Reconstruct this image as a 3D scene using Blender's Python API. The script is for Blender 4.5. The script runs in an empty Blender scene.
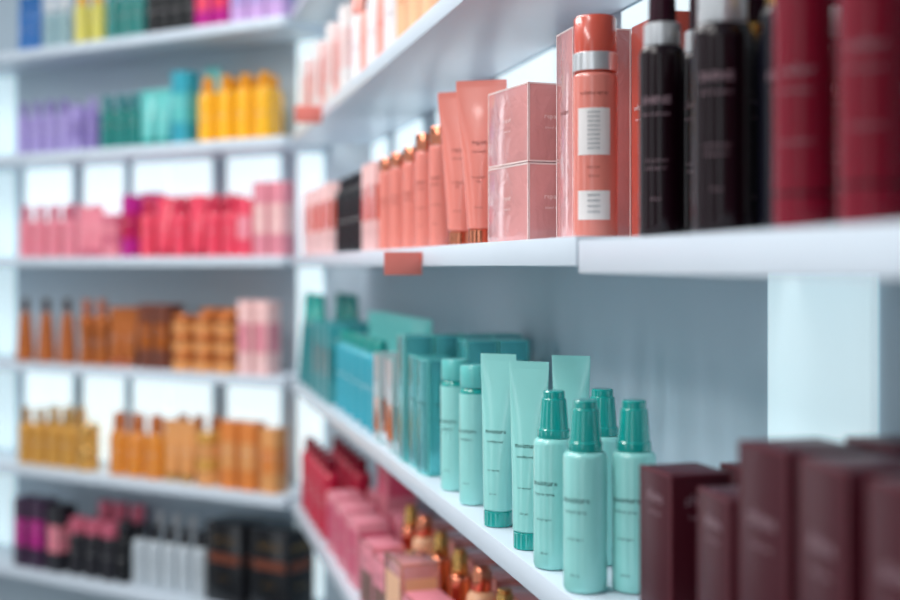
import bpy, bmesh, math, random
from mathutils import Vector, Matrix
random.seed(7)
EYE=1.45
scene=bpy.context.scene
try:
    scene.view_settings.view_transform='Standard'
except Exception: pass

# ---------------------------------------------------------------- materials
def lin(h):
    h=h.lstrip('#'); o=[]
    for i in (0,2,4):
        c=int(h[i:i+2],16)/255
        o.append(c/12.92 if c<=.04045 else ((c+.055)/1.055)**2.4)
    return (*o,1)
MATS={}
def mat(name,hexc,rough=.35,metal=0,trans=0,emit=0,var=.06,bump=0,bscale=60,coat=0,spec=.5,nscale=9):
    m=bpy.data.materials.new(name); m.use_nodes=True
    nt=m.node_tree; b=nt.nodes['Principled BSDF']
    c=lin(hexc)
    tc=nt.nodes.new('ShaderNodeTexCoord')
    n=nt.nodes.new('ShaderNodeTexNoise'); n.inputs['Scale'].default_value=nscale; n.inputs['Detail'].default_value=3
    nt.links.new(tc.outputs['Object'],n.inputs['Vector'])
    r=nt.nodes.new('ShaderNodeValToRGB')
    r.color_ramp.elements[0].position=.3; r.color_ramp.elements[1].position=.7
    r.color_ramp.elements[0].color=tuple(x*(1-var) for x in c[:3])+(1,)
    r.color_ramp.elements[1].color=tuple(min(1,x*(1+var)) for x in c[:3])+(1,)
    nt.links.new(n.outputs['Fac'],r.inputs['Fac'])
    nt.links.new(r.outputs['Color'],b.inputs['Base Color'])
    b.inputs['Roughness'].default_value=rough
    b.inputs['Metallic'].default_value=metal
    b.inputs['Specular IOR Level'].default_value=spec
    b.inputs['Transmission Weight'].default_value=trans
    b.inputs['Coat Weight'].default_value=coat
    b.inputs['Coat Roughness'].default_value=.07
    if emit:
        nt.links.new(r.outputs['Color'],b.inputs['Emission Color'])
        b.inputs['Emission Strength'].default_value=emit
    if bump:
        n2=nt.nodes.new('ShaderNodeTexNoise'); n2.inputs['Scale'].default_value=bscale
        n2.inputs['Distortion'].default_value=1.5
        nt.links.new(tc.outputs['Object'],n2.inputs['Vector'])
        bp=nt.nodes.new('ShaderNodeBump'); bp.inputs['Strength'].default_value=bump; bp.inputs['Distance'].default_value=.003
        nt.links.new(n2.outputs['Fac'],bp.inputs['Height'])
        nt.links.new(bp.outputs['Normal'],b.inputs['Normal'])
    MATS[name]=m; return m
mat('wall_paint','#bccdd8',.6,var=.015)
mat('shelf_white','#cedae5',.35,var=.01)
mat('post_grey','#9fb2be',.5,var=.03)
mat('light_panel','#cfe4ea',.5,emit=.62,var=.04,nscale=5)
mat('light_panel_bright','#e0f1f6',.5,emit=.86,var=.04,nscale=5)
mat('floor_tile','#70767a',.25); mat('ceiling_paint','#d8e0e6',.7,var=.02)
mat('ink_dark','#1d4744',.5); mat('ink_red','#7a2622',.5); mat('ink_light','#9c7f88',.5); mat('ink_white','#f4f4f4',.5); mat('ink_grey','#7f898f',.5)
mat('label_white','#ece6e4',.4); mat('label_pink','#f1c3c0',.4)
mat('salmon','#e58476',.26,coat=.6); mat('salmon_deep','#d35643',.25,coat=.5); mat('salmon_pale','#eea296',.33)
mat('copper','#e89070',.16,metal=1); mat('copper_dark','#b0604a',.2,metal=1)
mat('silver','#e9ebed',.3,metal=.7); mat('gold','#dfae66',.22,metal=1)
mat('wrap_pink','#d4918f',.12,coat=1,bump=.6,bscale=38,var=.18); mat('wrap_edge','#f6dcd8',.2,coat=1)
mat('maroon','#17040c',.22,coat=.12,spec=.3); mat('navy_dark','#070714',.22,coat=.12,spec=.3); mat('maroon_cap','#30071a',.25,coat=.15,spec=.3)
mat('crimson','#7a0622',.25,coat=.15,spec=.3); mat('crimson_bright','#bb1038',.28,coat=.3)
mat('maroon_card','#42101c',.4,spec=.3); mat('maroon_card_b','#622530',.4,spec=.3)
mat('aqua_pale','#93d9d4',.28,coat=.5); mat('aqua','#63c4c0',.28,coat=.4); mat('teal','#0f9e97',.16,coat=.7); mat('teal_deep','#0a7a80',.28,coat=.3)
mat('teal_foil','#5bbabd',.22,metal=.6,bump=.3,bscale=30); mat('teal_card','#2f9299',.35); mat('aqua_blue','#2f9fb2',.3,coat=.2)
mat('black','#0b0d12',.25,coat=.15,spec=.4); mat('black_soft','#17161f',.4); mat('white_plastic','#e9e6ea',.3,coat=.3)
mat('lavender','#a698d2',.35); mat('lavender_d','#8676b6',.35); mat('lilac','#cba4da',.4)
mat('green_teal','#057d78',.26,coat=.4); mat('yellow','#fab40c',.26,coat=.4); mat('yellow_d','#e29408',.3); mat('yellow_pale','#d6cc5c',.35)
mat('blue','#0d6cb8',.25,coat=.3); mat('clear_blue','#a9cbd2',.15,trans=.3)
mat('pink','#e98797',.3,coat=.3); mat('pink_d','#d0667e',.35); mat('coral','#ea425e',.28,coat=.4); mat('coral_d','#cc2b4c',.33); mat('magenta','#b80884',.35)
mat('rose_card','#d25070',.34); mat('rose_pale','#e08998',.34)
mat('amber','#cc6a12',.12,coat=.8,trans=.35); mat('amber_glass','#f4940f',.1,coat=.8,trans=.45); mat('bronze','#c06c34',.24,metal=.5)
mat('tan','#e09a58',.3,coat=.2); mat('tan_gold','#d9a04a',.26,metal=.35); mat('orange_card','#de8136',.36); mat('brown_card','#6e3520',.3)
mat('dark_brown','#3a1c12',.3); mat('peach','#f5bd92',.33,coat=.3); mat('purple_black','#341638',.33); mat('grey_white','#bcc6cd',.33)
mat('tag_red','#d8776c',.4)

# ---------------------------------------------------------------- text cache
TXT={}
def text2d(s):
    if s in TXT: return TXT[s]
    cu=bpy.data.curves.new('tmp','FONT'); cu.body=s; cu.align_x='CENTER'; cu.resolution_u=1; cu.size=1
    ob=bpy.data.objects.new('tmp',cu); scene.collection.objects.link(ob)
    dg=bpy.context.evaluated_depsgraph_get(); me=ob.evaluated_get(dg).to_mesh()
    vs=[(v.co.x,v.co.y) for v in me.vertices]; fs=[tuple(p.vertices) for p in me.polygons]
    ob.evaluated_get(dg).to_mesh_clear()
    bpy.data.objects.remove(ob); bpy.data.curves.remove(cu)
    TXT[s]=(vs,fs); return TXT[s]

# ---------------------------------------------------------------- mesh builder
class MB:
    def __init__(s): s.bm=bmesh.new(); s.mats=[]
    def m(s,n):
        if n not in s.mats: s.mats.append(n)
        return s.mats.index(n)
    def face(s,vs,mi,smooth=True):
        try: f=s.bm.faces.new(vs)
        except ValueError: return
        f.material_index=mi; f.smooth=smooth
    def loft(s,rings,mats,seg=32):
        prev=None
        for i,(a,b,z) in enumerate(rings):
            if a<1e-6: cur=[s.bm.verts.new((0,0,z))]
            else: cur=[s.bm.verts.new((a*math.cos(2*math.pi*k/seg),b*math.sin(2*math.pi*k/seg),z)) for k in range(seg)]
            if prev:
                mi=s.m(mats[i-1])
                for k in range(seg):
                    k2=(k+1)%seg
                    if len(prev)==1 and len(cur)>1: s.face([prev[0],cur[k2],cur[k]],mi)
                    elif len(cur)==1 and len(prev)>1: s.face([prev[k],prev[k2],cur[0]],mi)
                    elif len(prev)>1: s.face([prev[k],prev[k2],cur[k2],cur[k]],mi)
            prev=cur
    def lathe(s,prof,seg=32,sy=1):
        s.loft([(r,r*sy,z) for r,z,_ in prof],[p[2] for p in prof],seg)
    def box(s,x0,x1,y0,y1,z0,z1,mat,bev=.0008,M=None):
        co=[(x0,y0,z0),(x1,y0,z0),(x1,y1,z0),(x0,y1,z0),(x0,y0,z1),(x1,y0,z1),(x1,y1,z1),(x0,y1,z1)]
        vs=[s.bm.verts.new(M@Vector(c) if M else c) for c in co]; mi=s.m(mat); fs=[]
        for f in ((0,3,2,1),(4,5,6,7),(0,1,5,4),(1,2,6,5),(2,3,7,6),(3,0,4,7)):
            q=s.bm.faces.new([vs[i] for i in f]); q.material_index=mi; fs.append(q)
        if bev:
            es=list({e for f in fs for e in f.edges})
            bmesh.ops.bevel(s.bm,geom=es,offset=bev,segments=2,affect='EDGES',profile=.5)
    def patch(s,surf,halfang,z0,z1,mat,off=.0003,n=10):
        mi=s.m(mat); rows=[]
        for z in (z0,z1):
            a,b=surf(z)
            rows.append([s.bm.verts.new(((a+off)*math.sin(-halfang+2*halfang*k/n),-(b+off)*math.cos(-halfang+2*halfang*k/n),z)) for k in range(n+1)])
        for k in range(n): s.face([rows[0][k],rows[0][k+1],rows[1][k+1],rows[1][k]],mi)
    def text(s,txt,size,zc,surf,mat,off=.0006,ang0=0):
        vs,fs=text2d(txt); mi=s.m(mat); nv=[]
        for x,y in vs:
            z=zc+y*size; a,b=surf(z); p=ang0+x*size/max(a,.004)
            nv.append(s.bm.verts.new(((a+off)*math.sin(p),-(b+off)*math.cos(p),z)))
        for f in fs: s.face([nv[i] for i in f],mi,False)
    def ftext(s,txt,size,c,zc,pos,mat,side='front',vert=False):
        vs,fs=text2d(txt); mi=s.m(mat); nv=[]
        for x,y in vs:
            if vert: x,y=-y,x
            h=c+x*size; z=zc+y*size
            nv.append(s.bm.verts.new((h,pos-.0006,z) if side=='front' else (pos+.0006,h,z)))
        for f in fs: s.face([nv[i] for i in f],mi,False)
    def fpatch(s,h0,h1,z0,z1,pos,mat,side='front',off=.0003):
        mi=s.m(mat)
        if side=='front': co=[(h0,pos-off,z0),(h1,pos-off,z0),(h1,pos-off,z1),(h0,pos-off,z1)]
        elif side=='side': co=[(pos+off,h0,z0),(pos+off,h1,z0),(pos+off,h1,z1),(pos+off,h0,z1)]
        s.face([s.bm.verts.new(c) for c in co],mi,False)
    def done(s,name):
        me=bpy.data.meshes.new(name); s.bm.normal_update(); s.bm.to_mesh(me); s.bm.free()
        for n in s.mats: me.materials.append(MATS[n])
        try: me.set_sharp_from_angle(angle=math.radians(38))
        except Exception: pass
        return me

def bottle(r,h,hb,body,cap,style='flat',collar=None,lines=(),ink='ink_dark',labels=(),bands=(),shape='cyl',sh=None,neck=.55,sy=1,shoulder=None,hc=.010,cr=.68):
    B=MB(); sh=r*.6 if sh is None else sh
    zt=hb-sh
    def rad(z):
        if shape=='cone': return r*(1-.36*max(0,min(1,z/zt))**1.4)
        if shape=='waist': return r*(1-.18*math.sin(math.pi*max(0,min(1,z/zt))))
        return r
    prof=[(0,0,body),(r*.82,0,body),(r*.95,.0012,body),(rad(.004),.004,body)]
    zs=sorted(set([zt*k/6 for k in range(1,6)]+[b[0] for b in bands]+[b[1] for b in bands]))
    def bm_(z):
        for b in bands:
            if b[0]-1e-6<=z<b[1]-1e-6: return b[2]
        return body
    for z in zs:
        if .005<z<zt: prof.append((rad(z),z,bm_(z)))
    rt=rad(zt); sm=shoulder or body
    for k in range(6):
        t=k/5*math.pi/2
        prof.append((rt*neck+(rt-rt*neck)*math.cos(t), zt+sh*math.sin(t), sm))
    r=rt if shape=='cone' else r
    z=hb
    if collar:
        prof+= [(r*cr*.96,z,collar),(r*cr,z+.001,collar),(r*cr,z+hc,collar),(r*cr*.9,z+hc+.001,cap)]; z+=hc+.001
    if style=='flat':
        prof+=[(r*.93,z,cap),(r*.95,z+.001,cap),(r*.95,h-.002,cap),(r*.88,h,cap),(0,h,cap)]
    elif style=='disc':
        prof+=[(r*.58,z,cap),(r*.6,z+.001,cap),(r*.56,h-.0015,cap),(r*.48,h,cap),(0,h,cap)]
    elif style=='taper':
        H=h-z
        prof+=[(r*.76,z,cap),(r*.80,z+.0012,cap),(r*.78,z+H*.18,cap),(r*.73,z+H*.20,cap),(r*.62,z+H*.80,cap),(r*.61,z+H*.82,cap),(r*.54,z+H*.84,cap),(r*.54,h-.001,cap),(r*.48,h,cap),(0,h,cap)]
    elif style=='dome':
        H=h-z; q=.66
        prof+=[(r*q*.96,z,cap),(r*q,z+.001,cap)]
        prof+=[(r*q*math.cos(t)**.5 if t<1.5 else 0,z+H*.5+H*.5*math.sin(t),cap) for t in (0,.4,.8,1.1,1.3,1.45,1.5708)]
    B.lathe(prof,sy=sy)
    surf=lambda z:(rad(z),rad(z)*sy)
    for (ha,z0,z1,mt) in labels: B.patch(surf,ha,z0,z1,mt)
    for (t,sz,zc) in lines: B.text(t,sz,zc,surf,ink)
    return B

def tube(r,w,h,hc,body,cap,lines=(),ink='ink_dark',capr=.95,bands=()):
    B=MB(); rings=[];ms=[]
    def add(a,b,z,m): rings.append((a,b,z)); ms.append(m)
    add(0,0,0,cap); add(r*capr*.93,r*capr*.93,0,cap); add(r*capr,r*capr,.001,cap); add(r*capr,r*capr,hc-.001,cap); add(r*capr*.93,r*capr*.93,hc,body)
    def surf(z):
        t=max(0,min(1,(z-hc)/(h-.008-hc)))
        return (r+(w/2-r)*t**1.1, max(.0007,r*(1-t**1.25)))
    for k in range(13):
        z=hc+.0015+(h-.008-hc-.0015)*k/12; a,b=surf(z); add(a,b,z,body)
    for k in range(4):
        z=h-.007+.007*k/3; add(w/2,.0009 if k%2 else .0006,z,body)
    add(0,0,h,body)
    B.loft(rings,ms,36)
    for (t,sz,zc) in lines: B.text(t,sz,zc,surf,ink)
    return B

def jar(r,h,body,lid,n=1):
    B=MB()
    for i in range(n):
        z=i*h
        B.lathe([(0,z,body),(r*.85,z,body),(r*.97,z+.003,body),(r*.97,z+h*.55,body),(r*.9,z+h*.57,lid),(r,z+h*.6,lid),(r,z+h-.003,lid),(r*.95,z+h-.0003,lid),(0,z+h-.0003,lid)])
        B.text('hair mask',.006,z+h*.25,lambda q:(r*.97,r*.97),'ink_light')
    return B

def carton(w,d,h,body,win=None,txt=(),ink='ink_white',edge=None,side=None,lid=True):
    B=MB(); B.box(-w/2,w/2,-d/2,d/2,0,h,body,.0008)
    if lid:
        B.box(-w/2+.001,w/2-.001,-d/2+.0005,-d/2+.0015,h-.0004,h+.0004,edge or body,0)
    for sd,half,pos in (('front',w/2,-d/2),('side',d/2,w/2)):
        if win:
            m=half*.18; B.fpatch(-half+m,half-m,h*win[1],h*win[2],pos,win[0],sd)
        if edge:
            e=.0018
            B.fpatch(-half,-half+e,0,h,pos,edge,sd); B.fpatch(half-e,half,0,h,pos,edge,sd)
            B.fpatch(-half+e,half-e,h-e,h,pos,edge,sd); B.fpatch(-half+e,half-e,0,e,pos,edge,sd)
        for (t,sz,fz) in txt:
            wd=max(1e-3,max(abs(x) for x,_ in text2d(t)[0])*2)
            sz2=min(sz,half*1.7/wd)
            B.ftext(t,sz2,0,h*fz,pos,ink,sd)
    return B

# ---------------------------------------------------------------- wall frames
A1=math.atan2(.305,1.241)
d1=Vector((-math.sin(A1),math.cos(A1),0)); n1=Vector((math.cos(A1),math.sin(A1),0))
A2=A1+math.radians(45)
d2=Vector((-math.sin(A2),math.cos(A2),0)); n2=Vector((math.cos(A2),math.sin(A2),0))
O1=Vector((.36,0,0)); UC=3.172; O2=O1+d1*UC
R={1:(O1,d1,n1,A1-math.pi/2),2:(O2,d2,n2,A2-math.pi/2)}
def P(w,s,v,z): o,d,n,_=R[w]; return o+d*s+n*v+Vector((0,0,z+EYE))
def slab(name,w,s0,s1,v0,v1,z0,z1,m,bev=.001):
    B=MB(); hs,hv=(s1-s0)/2,(v1-v0)/2
    B.box(-hs,hs,-hv,hv,0,z1-z0,m,bev)
    ob=bpy.data.objects.new(name,B.done(name)); scene.collection.objects.link(ob)
    ob.location=P(w,(s0+s1)/2,(v0+v1)/2,z0); ob.rotation_euler=(0,0,R[w][3]); return ob
def put(name,me,w,s,v,z,yaw=0):
    ob=bpy.data.objects.new(name,me); scene.collection.objects.link(ob)
    ob.location=P(w,s,v,z+.0003); ob.rotation_euler=(0,0,R[w][3]+math.radians(yaw)); return ob

# ---------------------------------------------------------------- room shell
slab('wall_right',1,-1.0,UC+.083,.2,.3,-EYE,1.3,'wall_paint',0)
slab('wall_back',2,-.083,2.2,.2,.3,-EYE,1.3,'wall_paint',0)
def plane(name,z0,z1,m):
    B=MB(); B.box(-3.2,1.6,-1.8,4.9,z0,z1,m,0); ob=bpy.data.objects.new(name,B.done(name)); scene.collection.objects.link(ob)
plane('floor',-.08,0,'floor_tile'); plane('ceiling',2.75,2.83,'ceiling_paint')

ROW={k:.025+.3*k-(.005 if k<0 else 0) for k in (-4,-3,-2,-1,0,1,2,3)}
SH='display_shelf'
for k in (-3,-2,-1,1,2):
    slab(SH,1,-.6,3.15,0,.1915,ROW[k]-.025,ROW[k],'shelf_white')
slab(SH,1,1.068,3.15,0,.1915,0,.025,'shelf_white')
slab(SH,1,-.6,1.045,-.006,.1915,-.006,.021,'shelf_white')
for k in (-3,-2,-1,0,1,2):
    slab(SH,2,.02,2.0,0,.1915,ROW[k]-.025,ROW[k],'shelf_white')
def panel(w,s0,s1,k,m='light_panel'):
    z0=ROW[k]; z1=ROW[k+1]-.025
    slab('backlit_panel',w,s0,s1,.192,.1995,z0+.002,z1-.002,m,.001)
for k in (0,-2):
    for a,b in ((.19,.375),(.435,.582),(.59,.735),(.775,.94),(.995,1.20)): panel(2,a,b,k,'light_panel_bright')
for k in (-3,-2,-1,0,1):
    panel(2,.045,.13,k,'light_panel_bright'); panel(2,1.25,1.36,k,'light_panel')
for a,b in ((1.15,1.45),(1.70,1.98),(2.16,2.40),(2.55,2.8),(2.92,3.1)): panel(1,a,b,0,'light_panel_bright')
panel(1,.935,1.098,-1); panel(1,.25,.6,-1); panel(1,.80,.86,0)
for a,b in ((2.55,2.8),(2.92,3.1)): panel(1,a,b,1,'light_panel')
for k in (0,-2):
    for a in (.405,.755,.968): slab('trim_upright',2,a-.009,a+.009,.1925,.1995,ROW[k]+.001,ROW[k+1]-.026,'post_grey')

# ---------------------------------------------------------------- product meshes
M={}
DT=(('SHINE',.009,.105),('hair treatment',.0038,.096),('color protect',.0034,.06),('with argan oil',.003,.054),('150 ml',.003,.03))
M['dark']=bottle(.0182,.205,.152,'maroon','maroon_cap','disc','silver',lines=DT,ink='ink_light',sh=.008,neck=.75,hc=.017,cr=.8).done('dark_serum')
M['dark2']=bottle(.0208,.205,.146,'maroon','maroon_cap','disc','silver',lines=DT,ink='ink_light',sh=.010,neck=.75,hc=.023,cr=.82).done('dark_serum_b')
M['navy']=bottle(.017,.2,.150,'navy_dark','maroon_cap','disc','gold',lines=(('SHINE',.008,.1),('treatment',.0035,.09),('150 ml',.003,.03)),ink='ink_light',sh=.008,neck=.75,hc=.015,cr=.8).done('navy_b')
M['crim']=bottle(.0170,.215,.17,'crimson','maroon_cap','disc','silver',lines=(('color',.010,.09),('hair spray',.0045,.08),('strong hold',.004,.05)),ink='ink_light',bands=((.02,.022,'maroon'),)).done('crimson_b')
def can():
    B=bottle(.0205,.2,.149,'salmon','salmon_deep','flat',None,lines=(('volume spray',.0048,.128),('fine hair',.0034,.062),('200 ml',.0034,.054)),ink='ink_red',labels=((.75,.016,.042,'label_white'),(.75,.074,.116,'label_white')),sh=.005,neck=.8)
    B.lathe([(.0176,.150,'silver'),(.0202,.1505,'silver'),(.0202,.166,'silver'),(.0192,.167,'silver')])
    s=lambda z:(.0205,.0205)
    for i in range(9): B.text('IIIIIIIIIIIIIII',.0030,.111-.004*i,s,'ink_grey')
    for i in range(4): B.text('IIIIIIIIIIIIIII',.0030,.037-.005*i,s,'ink_grey')
    return B
M['can']=can().done('can')
M['cap_b']=bottle(.0165,.160,.136,'salmon','copper','flat',lines=(('repair',.0065,.09),('shampoo',.004,.082),('for damaged hair',.0028,.055),('250 ml',.003,.03)),ink='ink_red',sh=.004,neck=.8).done('salmon_b')
M['cap_b2']=bottle(.0155,.150,.128,'salmon','copper','flat',lines=(('repair',.006,.08),('shampoo',.004,.072)),ink='ink_red',sh=.004,neck=.8).done('salmon_b2')
M['stube']=tube(.0165,.062,.194,.018,'salmon','copper',lines=(('repair',.0075,.118),('hair mask',.0044,.108),('for damaged',.0034,.078),('hair',.0034,.073),('150 ml',.0034,.042)),ink='ink_red').done('salmon_tube')
M['wrapbox']=carton(.105,.056,.084,'wrap_pink',None,(('repair',.008,.55),('travel set',.0045,.42)),'wrap_edge','wrap_edge').done('wrapbox')
M['tallwrap']=carton(.05,.06,.208,'wrap_pink',None,(('volume',.008,.6),),'ink_red','wrap_edge').done('tallwrap')
M['sbox2']=carton(.04,.042,.2,'salmon_deep',None,(('volume',.008,.6),('hair care',.004,.55)),'ink_white').done('sbox2')
M['wbox_red']=carton(.04,.04,.15,'label_pink',('salmon_deep',.35,.75),(('hair color',.006,.2),),'ink_red').done('wbr')
M['blk']=bottle(.0175,.15,.125,'black','black_soft','disc',lines=(('men',.006,.06),),ink='ink_white',sh=.008).done('blk')
M['tealb']=bottle(.0190,.164,.120,'aqua_pale','teal','taper',lines=(('moisture',.0072,.078),('leave-in spray',.0038,.069),('all hair types',.003,.046),('150 ml',.003,.015)),sh=.006,neck=.78).done('tealb')
M['ttube']=tube(.0162,.042,.185,.017,'aqua_pale','teal',lines=(('moisture',.0070,.1),('conditioner',.0042,.090),('for dry hair',.003,.06),('150 ml',.003,.035)),capr=.97).done('ttube')
M['tflat']=bottle(.0183,.163,.137,'aqua_pale','aqua','flat',lines=(('moisture',.0072,.085),('shampoo',.0044,.076),('250 ml',.003,.025)),sh=.007,neck=.75,shoulder='teal').done('tflat')
M['tfoil']=carton(.052,.042,.180,'teal_foil',None,(('moisture',.008,.6),('hair care set',.004,.54),('250 ml',.003,.12)),'ink_dark','aqua').done('tfoil')
M['tfoil2']=carton(.045,.046,.155,'teal_foil',None,(('moisture',.008,.6),('hair care set',.004,.54)),'ink_dark','aqua').done('tfoil2')
M['tamber']=carton(.05,.05,.14,'silver',('copper',.12,.5),(('oil elixir',.007,.7),),'ink_dark','aqua').done('tamber')
M['tbig']=bottle(.021,.155,.13,'aqua_blue','teal','disc',lines=(('moisture',.006,.07),),ink='ink_white',sh=.012).done('tbig')
M['ttall']=tube(.02,.055,.19,.02,'aqua','teal',lines=(('moisture',.006,.1),)).done('ttall')
M['tcard']=carton(.05,.05,.16,'teal_card',('teal_deep',.3,.7),(('moisture',.008,.8),)).done('tcard')
M['tcone']=bottle(.026,.215,.15,'teal_deep','teal','taper',lines=(('spray',.006,.07),),ink='ink_white',shape='cone').done('tcone')
M['mc1']=carton(.052,.048,.127,'maroon_card',None,(('shine',.013,.82),('hair color',.005,.74),('100 ml',.004,.1)),'ink_light','maroon_card_b').done('mc1')
M['mc2']=carton(.055,.056,.172,'maroon_card',None,(('shine',.015,.72),('hair color',.006,.64),('100 ml',.004,.1)),'ink_light','maroon_card_b').done('mc2')
M['pinkbox']=carton(.08,.06,.12,'rose_pale',('rose_card',.15,.85),(('soft hair',.008,.5),)).done('pinkbox')
M['giftpeach']=carton(.09,.06,.145,'wrap_pink',('peach',.12,.85),(('gift set',.01,.5),),'copper_dark','gold').done('giftpeach')
M['giftlow']=carton(.085,.055,.115,'rose_pale',('copper',.12,.6),(('gift set',.01,.75),),'copper_dark','copper').done('giftlow')
M['goldb']=bottle(.017,.17,.135,'copper','gold','taper',lines=(('oil',.008,.08),),ink='ink_white').done('goldb')
M['peachb']=bottle(.021,.175,.14,'peach','copper','dome',lines=(('oil',.008,.08),),ink='ink_red').done('peachb')
M['crb']=bottle(.022,.17,.14,'crimson_bright','crimson','disc',lines=(('color',.008,.07),),ink='ink_white').done('crb')

# --- right wall, middle shelf
Z=ROW[0]; Z2=.021
put('serum_bottle',M['dark'],1,1.000,.048,Z2,50)
put('serum_bottle',M['dark'],1,1.020,.092,Z2,50)
put('serum_bottle',M['dark2'],1,.878,.040,Z2,52)
put('serum_bottle',M['dark'],1,.940,.066,Z2,52)
put('serum_bottle',M['navy'],1,.960,.108,Z2,50)
put('serum_bottle',M['navy'],1,.905,.100,Z2,50)
put('serum_bottle',M['navy'],1,.828,.062,Z2,50)
for u in (.86,.915,.97,1.02): put('serum_bottle',M['dark2'],1,u,.152,Z2,50)
put('hair_spray_bottle',M['crim'],1,.752,.030,Z2,48)
put('hair_spray_bottle',M['crim'],1,.668,.022,Z2,48)
put('hair_spray_bottle',M['crim'],1,.595,.030,Z2,48)
put('hair_spray_bottle',M['crim'],1,.53,.03,Z2,48)
for u in (.62,.69,.76): put('hair_spray_bottle',M['crim'],1,u+.01,.085,Z2,48)
for u in (.62,.69,.76,.81): put('hair_spray_bottle',M['crim'],1,u,.140,Z2,48)
put('hair_spray_can',M['can'],1,1.148,.047,Z,66)
put('shrink_wrapped_carton',M['tallwrap'],1,1.255,.085,Z,0)
put('shrink_wrapped_carton',M['tallwrap'],1,1.255,.155,Z,0)
put('salmon_carton',M['sbox2'],1,1.165,.118,Z,0)
put('salmon_carton',M['sbox2'],1,1.120,.118,Z,0)
put('salmon_carton',M['sbox2'],1,1.165,.165,Z,0)
for z in (0,.0850):
    put('shrink_wrapped_box',M['wrapbox'],1,1.392,.063,Z+z,8)
    put('shrink_wrapped_box',M['wrapbox'],1,1.392,.132,Z+z,6)
put('cream_tube',M['stube'],1,1.500,.036,Z,60)
put('cream_tube',M['stube'],1,1.598,.036,Z,56)
put('cream_tube',M['stube'],1,1.57,.105,Z,60)
for i,(u,k) in enumerate(((1.70,'cap_b'),(1.79,'cap_b'),(1.88,'cap_b2'),(1.98,'cap_b2'),(2.07,'cap_b2'))):
    put('conditioner_bottle',M[k],1,u,.035,Z,45)
    put('conditioner_bottle',M[k],1,u+.02,.08,Z,45)
    put('conditioner_bottle',M[k],1,u,.125,Z,45)
put('hair_color_box',M['wbox_red'],1,2.15,.04,Z); put('hair_color_box',M['wbox_red'],1,2.22,.04,Z)
for u in (2.31,2.39,2.47,2.56): put('styling_gel_bottle',M['blk'],1,u,.04,Z,40); put('styling_gel_bottle',M['blk'],1,u,.09,Z,40)
for u in (2.67,2.77,2.92,3.03): put('hair_color_box',M['wbox_red'],1,u,.04,Z,5)
def tag(name,u,z,w,h):
    B=MB(); B.box(-.0008,.0008,-w,0,-h,0,'tag_red',.0003); B.box(-.004,.004,-.002,0,-.012,0,'tag_red',.0003)
    put(name,B.done(name),1,u,-.0003,z,0)
tag('shelf_price_tag',1.66,.018,.050,.030)
tag('shelf_price_tag',2.60,.325,.055,.035)

# --- right wall, lower shelf
Z=ROW[-1]
put('spray_bottle',M['tealb'],1,1.100,.020,Z,42)
put('spray_bottle',M['tealb'],1,1.090,.061,Z,44)
put('spray_bottle',M['tealb'],1,1.185,.020,Z,42)
put('spray_bottle',M['tealb'],1,1.190,.070,Z,44)
put('conditioner_tube',M['ttube'],1,1.265,.021,Z,52)
put('conditioner_tube',M['ttube'],1,1.375,.021,Z,50)
put('conditioner_tube',M['ttube'],1,1.33,.088,Z,55)
put('shampoo_bottle',M['tflat'],1,1.500,.028,Z,40)
put('shampoo_bottle',M['tflat'],1,1.595,.028,Z,40)
put('shampoo_bottle',M['tflat'],1,1.55,.085,Z,40)
put('teal_carton',M['tfoil2'],1,1.715,.035,Z,8)
for i in (1,2,3): put('teal_carton',M['tfoil'],1,1.715,.045+.044*(i-.0) if i<3 else .1765-.006,Z) if i<3 else None
put('teal_carton',M['tfoil2'],1,1.775,.035,Z,4)
for i in range(4): put('teal_carton',M['tfoil'],1,1.84,.03+.044*i,Z)
put('oil_gift_box',M['tamber'],1,1.93,.035,Z); put('oil_gift_box',M['tamber'],1,2.04,.035,Z)
put('oil_gift_box',M['tamber'],1,1.93,.09,Z); put('oil_gift_box',M['tamber'],1,2.04,.09,Z)
for i,u in enumerate((2.14,2.22,2.31,2.40,2.50)):
    put('shampoo_bottle',M['tbig'],1,u,.035,Z,40); put('conditioner_tube',M['ttall'],1,u,.10,Z,45)
for u in (2.60,2.69,2.78): put('teal_carton',M['tcard'],1,u,.035,Z); put('teal_carton',M['tcard'],1,u,.09,Z)
for u in (2.87,2.97,3.08): put('cone_spray_bottle',M['tcone'],1,u,.035,Z,0); put('cone_spray_bottle',M['tcone'],1,u,.11,Z,0)
put('hair_dye_carton',M['mc1'],1,.952,.045,Z,3); put('hair_dye_carton',M['mc1'],1,.852,.045,Z,-2)
put('hair_dye_carton',M['mc1'],1,.945,.108,Z,0); put('hair_dye_carton',M['mc1'],1,.87,.108,Z,0)
put('hair_dye_carton',M['mc2'],1,.762,.036,Z,3); put('hair_dye_carton',M['mc2'],1,.692,.036,Z,-3)
put('hair_dye_carton',M['mc2'],1,.622,.036,Z,2); put('hair_dye_carton',M['mc2'],1,.555,.036,Z,0)
for u in (.76,.69,.62): put('hair_dye_carton',M['mc2'],1,u,.108,Z,0)

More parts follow.
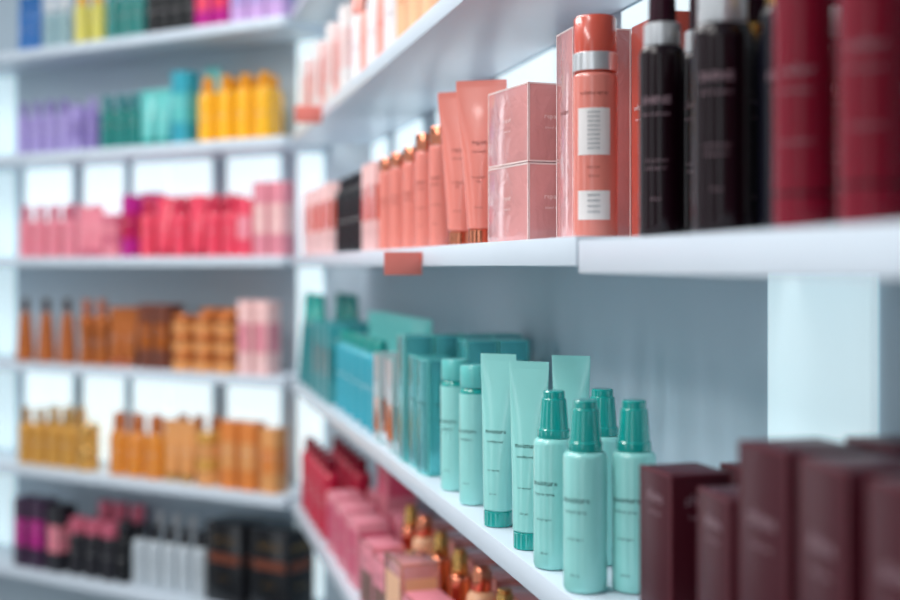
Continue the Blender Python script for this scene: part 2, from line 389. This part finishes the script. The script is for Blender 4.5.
# --- right wall, bottom shelf
Z=ROW[-2]
for u in (2.72,2.80,2.88,2.96,3.05): put('color_shampoo_bottle',M['crb'],1,u,.035,Z,30); put('color_shampoo_bottle',M['crb'],1,u-.01,.10,Z,30)
for u in (2.32,2.45,2.58):
    put('rose_carton',M['pinkbox'],1,u,.045,Z,4); put('rose_carton',M['pinkbox'],1,u,.125,Z,-3)
put('rose_carton',M['pinkbox'],1,2.45,.125,Z+.121,2)
for i,u in enumerate((1.20,1.31,1.42,1.54,1.66,1.78,1.90,2.02,2.14)):
    put('gift_box',M['giftpeach' if i%3==0 else 'giftlow'],1,u,.038,Z,5); put('gift_box',M['giftpeach'],1,u,.150,Z,2)
for i,u in enumerate((1.26,1.37,1.48,1.60,1.71,1.83,1.95,2.06,2.17)):
    put('hair_oil_bottle',M['peachb' if i%3==1 else 'goldb'],1,u,.094,Z,30)

# --- right wall, top shelf
Z=ROW[1]
M['whb']=bottle(.021,.17,.135,'white_plastic','salmon_pale','flat',lines=(('soft',.008,.07),),ink='ink_red').done('whb')
M['whbox']=carton(.06,.05,.17,'label_white',('label_pink',.3,.75),(('hair care',.008,.55),),'ink_red').done('whbox')
M['redcap']=bottle(.02,.16,.12,'peach','crimson_bright','flat',lines=(('soft',.008,.07),),ink='ink_red').done('redcap')
M['beigeb']=bottle(.02,.165,.125,'salmon_pale','copper_dark','disc',lines=(('soft',.008,.07),),ink='ink_red').done('beigeb')
for u in (1.75,1.84,1.93): put('lotion_bottle',M['redcap'],1,u,.04,Z,40)
for i,u in enumerate((2.02,2.1,2.18,2.26,2.34)): put('lotion_bottle',M['beigeb' if i%2 else 'whb'],1,u,.04,Z,40); put('lotion_bottle',M['whb'],1,u,.1,Z,40)
M['whbox2']=carton(.05,.05,.15,'label_pink',('tag_red',.2,.8),(('hair care',.008,.35),),'ink_red').done('whbox2')
for i,u in enumerate((2.44,2.53,2.62,2.72,2.84,2.95,3.06)): put('white_carton',M['whbox2' if i%2 else 'whbox'],1,u,.04,Z,0); put('white_carton',M['whbox'],1,u,.1,Z,0)
for u in (.9,1.05,1.2,1.35,1.5): put('white_carton',M['whbox'],1,u,.12,Z,0)

# ---------------------------------------------------------------- back wall rows
def B_(body,cap,style='flat',r=.02,h=.155,hb=.125,**k): return bottle(r,h,hb,body,cap,style,lines=(('shampoo',.006,.065),),ink=k.pop('ink','ink_white'),**{**dict(sh=r*.8,neck=.4),**k}).done('bw_'+body)
def T_(body,cap,r=.02,w=.055,h=.16,ink='ink_white'): return tube(r,w,h,.02,body,cap,lines=(('cream',.007,.08),),ink=ink).done('bt_'+body)
def C_(w,d,h,body,win=None,ink='ink_white'): return carton(w,d,h,body,(win,.3,.7) if win else None,(('hair care',.008,.55),),ink).done('bc_'+body)
def row(k,items):
    for name,me,ss,v in items:
        for s in ss: put(name,me,2,s,v,ROW[k],random.uniform(8,24) if 'box' not in name and 'carton' not in name else random.uniform(-4,4))
row(2,[('shampoo_bottle',B_('blue','blue','flat',.018,.17,.14),(1.042,.995),.06),
 ('hair_tonic_bottle',B_('clear_blue','silver','disc',.02,.15,.11,ink='ink_dark'),(.93,.875),.06),
 ('shampoo_bottle',B_('yellow_pale','yellow','dome',.022,.16,.12),(.80,.735),.06),
 ('shampoo_bottle',B_('green_teal','teal','disc',.021,.16,.13),(.675,.622,.575),.06),
 ('styling_gel_bottle',B_('black','black_soft','disc',.019,.16,.125),(.52,.473,.428,.383),.06),
 ('hair_mask_carton',C_(.05,.05,.16,'magenta','coral'),(.322,.262),.06),
 ('lilac_carton',C_(.05,.05,.17,'lilac','lavender'),(.2,.14,.08),.06)])
lav=B_('lavender','lavender_d','disc',.020,.155,.118)
row(1,[('shampoo_bottle',lav,(1.047,.988,.93,.872),.06),('shampoo_bottle',lav,(1.02,.96,.9),.13),
 ('lavender_carton',C_(.04,.045,.13,'lavender','lavender_d'),(.81,),.06),('shampoo_bottle',B_('lavender_d','lavender','disc',.021,.15,.12),(.757,),.06),
 ('conditioner_bottle',B_('green_teal','teal_deep','dome',.021,.155,.115),(.695,.643,.592),.06),
 ('conditioner_bottle',B_('green_teal','teal_deep','dome',.021,.155,.115),(.67,.62),.13),
 ('hair_cream_tube',T_('aqua','teal',.02,.05,.155),(.53,.475),.05),
 ('teal_carton',C_(.06,.05,.195,'aqua_blue','aqua'),(.405,),.06),
 ('hair_cream_tube',T_('aqua','teal',.02,.05,.215),(.37,),.13),
 ('sun_care_bottle',B_('yellow','yellow_d','disc',.027,.175,.135,sh=.012,neck=.8),(.322,.258,.194,.13),.06),
 ('sun_care_bottle',B_('yellow','yellow_d','disc',.026,.175,.14),(.29,.225,.16),.13)])
pk=B_('pink','pink_d','dome',.021,.155,.112); co=B_('coral','coral_d','dome',.024,.165,.12); ct=T_('coral','coral_d',.021,.05,.165)
row(0,[('shampoo_bottle',pk,(1.035,.975,.913,.85),.06),('shampoo_bottle',pk,(1.0,.94,.88,.82),.13),
 ('pink_hair_tube',T_('pink','pink_d',.019,.045,.145),(.79,.74),.06),('pink_mask_jar',jar(.03,.06,'pink','pink_d',2).done('pj'),(.675,),.06),
 ('magenta_carton',C_(.045,.05,.17,'magenta','crimson_bright'),(.597,),.06),('magenta_carton',C_(.045,.05,.18,'magenta','crimson_bright'),(.59,),.13),
 ('conditioner_bottle',co,(.54,.42,.30,.24),.06),('coral_hair_tube',ct,(.48,.36),.06),('conditioner_bottle',co,(.51,.45,.39,.33,.27),.13),
 ('rose_carton',C_(.045,.05,.15,'coral','pink'),(.183,),.06),
 ('white_carton',C_(.045,.05,.19,'rose_pale','label_pink','ink_red'),(.127,.073),.06)])
row(-1,[('hair_oil_bottle',B_('amber','dark_brown','disc',.028,.185,.145,shape='cone'),(1.04,.95,.862),.06),
 ('hair_oil_bottle',B_('bronze','copper','disc',.024,.185,.14,shape='waist'),(.78,.72),.06),('bronze_hair_tube',T_('bronze','copper',.021,.05,.165),(.66,.61),.06),
 ('brown_carton',C_(.05,.06,.175,'brown_card','amber'),(.535,.475),.07),
 ('mask_jar_stack',jar(.032,.05,'tan','bronze',3).done('js'),(.40,.325,.25),.05),
 ('brown_carton',C_(.05,.06,.165,'orange_card','brown_card'),(.36,.29,),.13),
 ('white_carton',C_(.045,.05,.19,'label_pink','rose_pale','ink_red'),(.178,.122),.06),])
gb=B_('tan_gold','gold','disc',.023,.165,.122)
row(-2,[('shampoo_bottle',gb,(1.035,.975,.913,.85),.06),('shampoo_bottle',gb,(1.0,.94,.88),.13),
 ('cream_jar_stack',jar(.032,.066,'tan_gold','gold',2).done('js2'),(.775,),.06),
 ('hair_oil_bottle',B_('amber_glass','amber','dome',.030,.175,.125),(.65,.58,.51),.06),
 ('tan_hair_tube',T_('tan','gold',.021,.05,.165),(.45,.395),.06),('shampoo_bottle',B_('tan','bronze','disc',.024,.17,.13),(.48,.42,.36),.13),
 ('cream_jar_stack',jar(.034,.07,'tan','tan_gold',2).done('js3'),(.32,),.06),
 ('tan_carton',C_(.05,.05,.175,'orange_card','tan'),(.235,.17),.06),('tan_carton',C_(.05,.05,.165,'tan','orange_card'),(.10,),.06)])
row(-3,[('hair_color_carton',C_(.055,.06,.2,'purple_black','magenta'),(1.03,.96),.06),
 ('hair_color_carton',C_(.055,.06,.19,'black_soft','pink'),(.885,),.06),
 ('styling_gel_bottle',B_('black_soft','pink_d','flat',.027,.16,.12),(.815,.75,.685),.06),
 ('styling_gel_bottle',B_('black','black_soft','flat',.022,.17,.13),(.63,),.06),
 ('shampoo_bottle',B_('grey_white','black_soft','disc',.022,.17,.13,ink='ink_dark'),(.57,.515,.46,.405,.35),.06),
 ('styling_gel_bottle',B_('black','pink_d','flat',.022,.2,.15),(.78,.72,.65),.13),
 ('shampoo_bottle',B_('grey_white','silver','disc',.021,.19,.14,ink='ink_dark'),(.56,.5,.44,.38),.13)])
BG=carton(.13,.10,.21,'black',('brown_card',.5,.62),(('GIFT SET',.02,.75),('hair care',.012,.3)),'gold','black_soft').done('blackgift')
row(-3,[('black_gift_carton',BG,(.24,.09),.08)])

# ---------------------------------------------------------------- lights
def area(name,loc,rot,sx,sy,e,col):
    l=bpy.data.lights.new(name,'AREA'); l.shape='RECTANGLE'; l.size=sx; l.size_y=sy; l.energy=e; l.color=col
    ob=bpy.data.objects.new(name,l); scene.collection.objects.link(ob); ob.location=loc; ob.rotation_euler=rot
area('added_overhead_light',(-.7,1.4,2.72),(0,0,0),.25,2.4,30,(1,.98,.96))  # unseen long strip, added for highlights on the bottle shoulders
area('added_overhead_light',(-1.6,-.3,2.72),(0,0,0),.4,1.6,34,(1,.98,.96))  # second added strip, out of view beside the camera
area('added_overhead_light',(-1.5,2.0,2.72),(0,0,0),.25,1.6,26,(1,.98,.96))  # added out of view to brighten the back wall and its products
w=bpy.data.worlds.new('striped_ambient'); scene.world=w; w.use_nodes=True
nt=w.node_tree; bg=nt.nodes['Background']
tc=nt.nodes.new('ShaderNodeTexCoord'); sp=nt.nodes.new('ShaderNodeSeparateXYZ'); nt.links.new(tc.outputs['Generated'],sp.inputs[0])
def mth(op,a,b=None,c=None):
    n=nt.nodes.new('ShaderNodeMath'); n.operation=op
    for i,x in enumerate((a,b,c)):
        if x is None: continue
        if isinstance(x,(int,float)): n.inputs[i].default_value=x
        else: nt.links.new(x,n.inputs[i])
    return n.outputs[0]
ang=mth('ARCTAN2',sp.outputs['Y'],sp.outputs['X'])
s=mth('SINE',mth('MULTIPLY_ADD',ang,9.0,.6))
st=mth('SMOOTH_MIN',mth('MAXIMUM',mth('MULTIPLY_ADD',s,5.0,-3.4),0.0),1.0,.1)  # invented bright vertical bands in the world, for streak highlights on bottles
strength=mth('MULTIPLY_ADD',st,2.1,.20)
bg.inputs['Color'].default_value=(.88,.94,1,1); nt.links.new(strength,bg.inputs['Strength'])

# ---------------------------------------------------------------- camera
cam=bpy.data.cameras.new('camera'); co_=bpy.data.objects.new('camera',cam); scene.collection.objects.link(co_)
co_.location=(0,0,EYE); co_.rotation_euler=(math.radians(90),0,0)
cam.sensor_width=36; cam.lens=1241/900*36; cam.shift_y=-34/900; cam.clip_start=.02
cam.dof.use_dof=True; cam.dof.focus_distance=1.25; cam.dof.aperture_fstop=2.4
scene.camera=co_
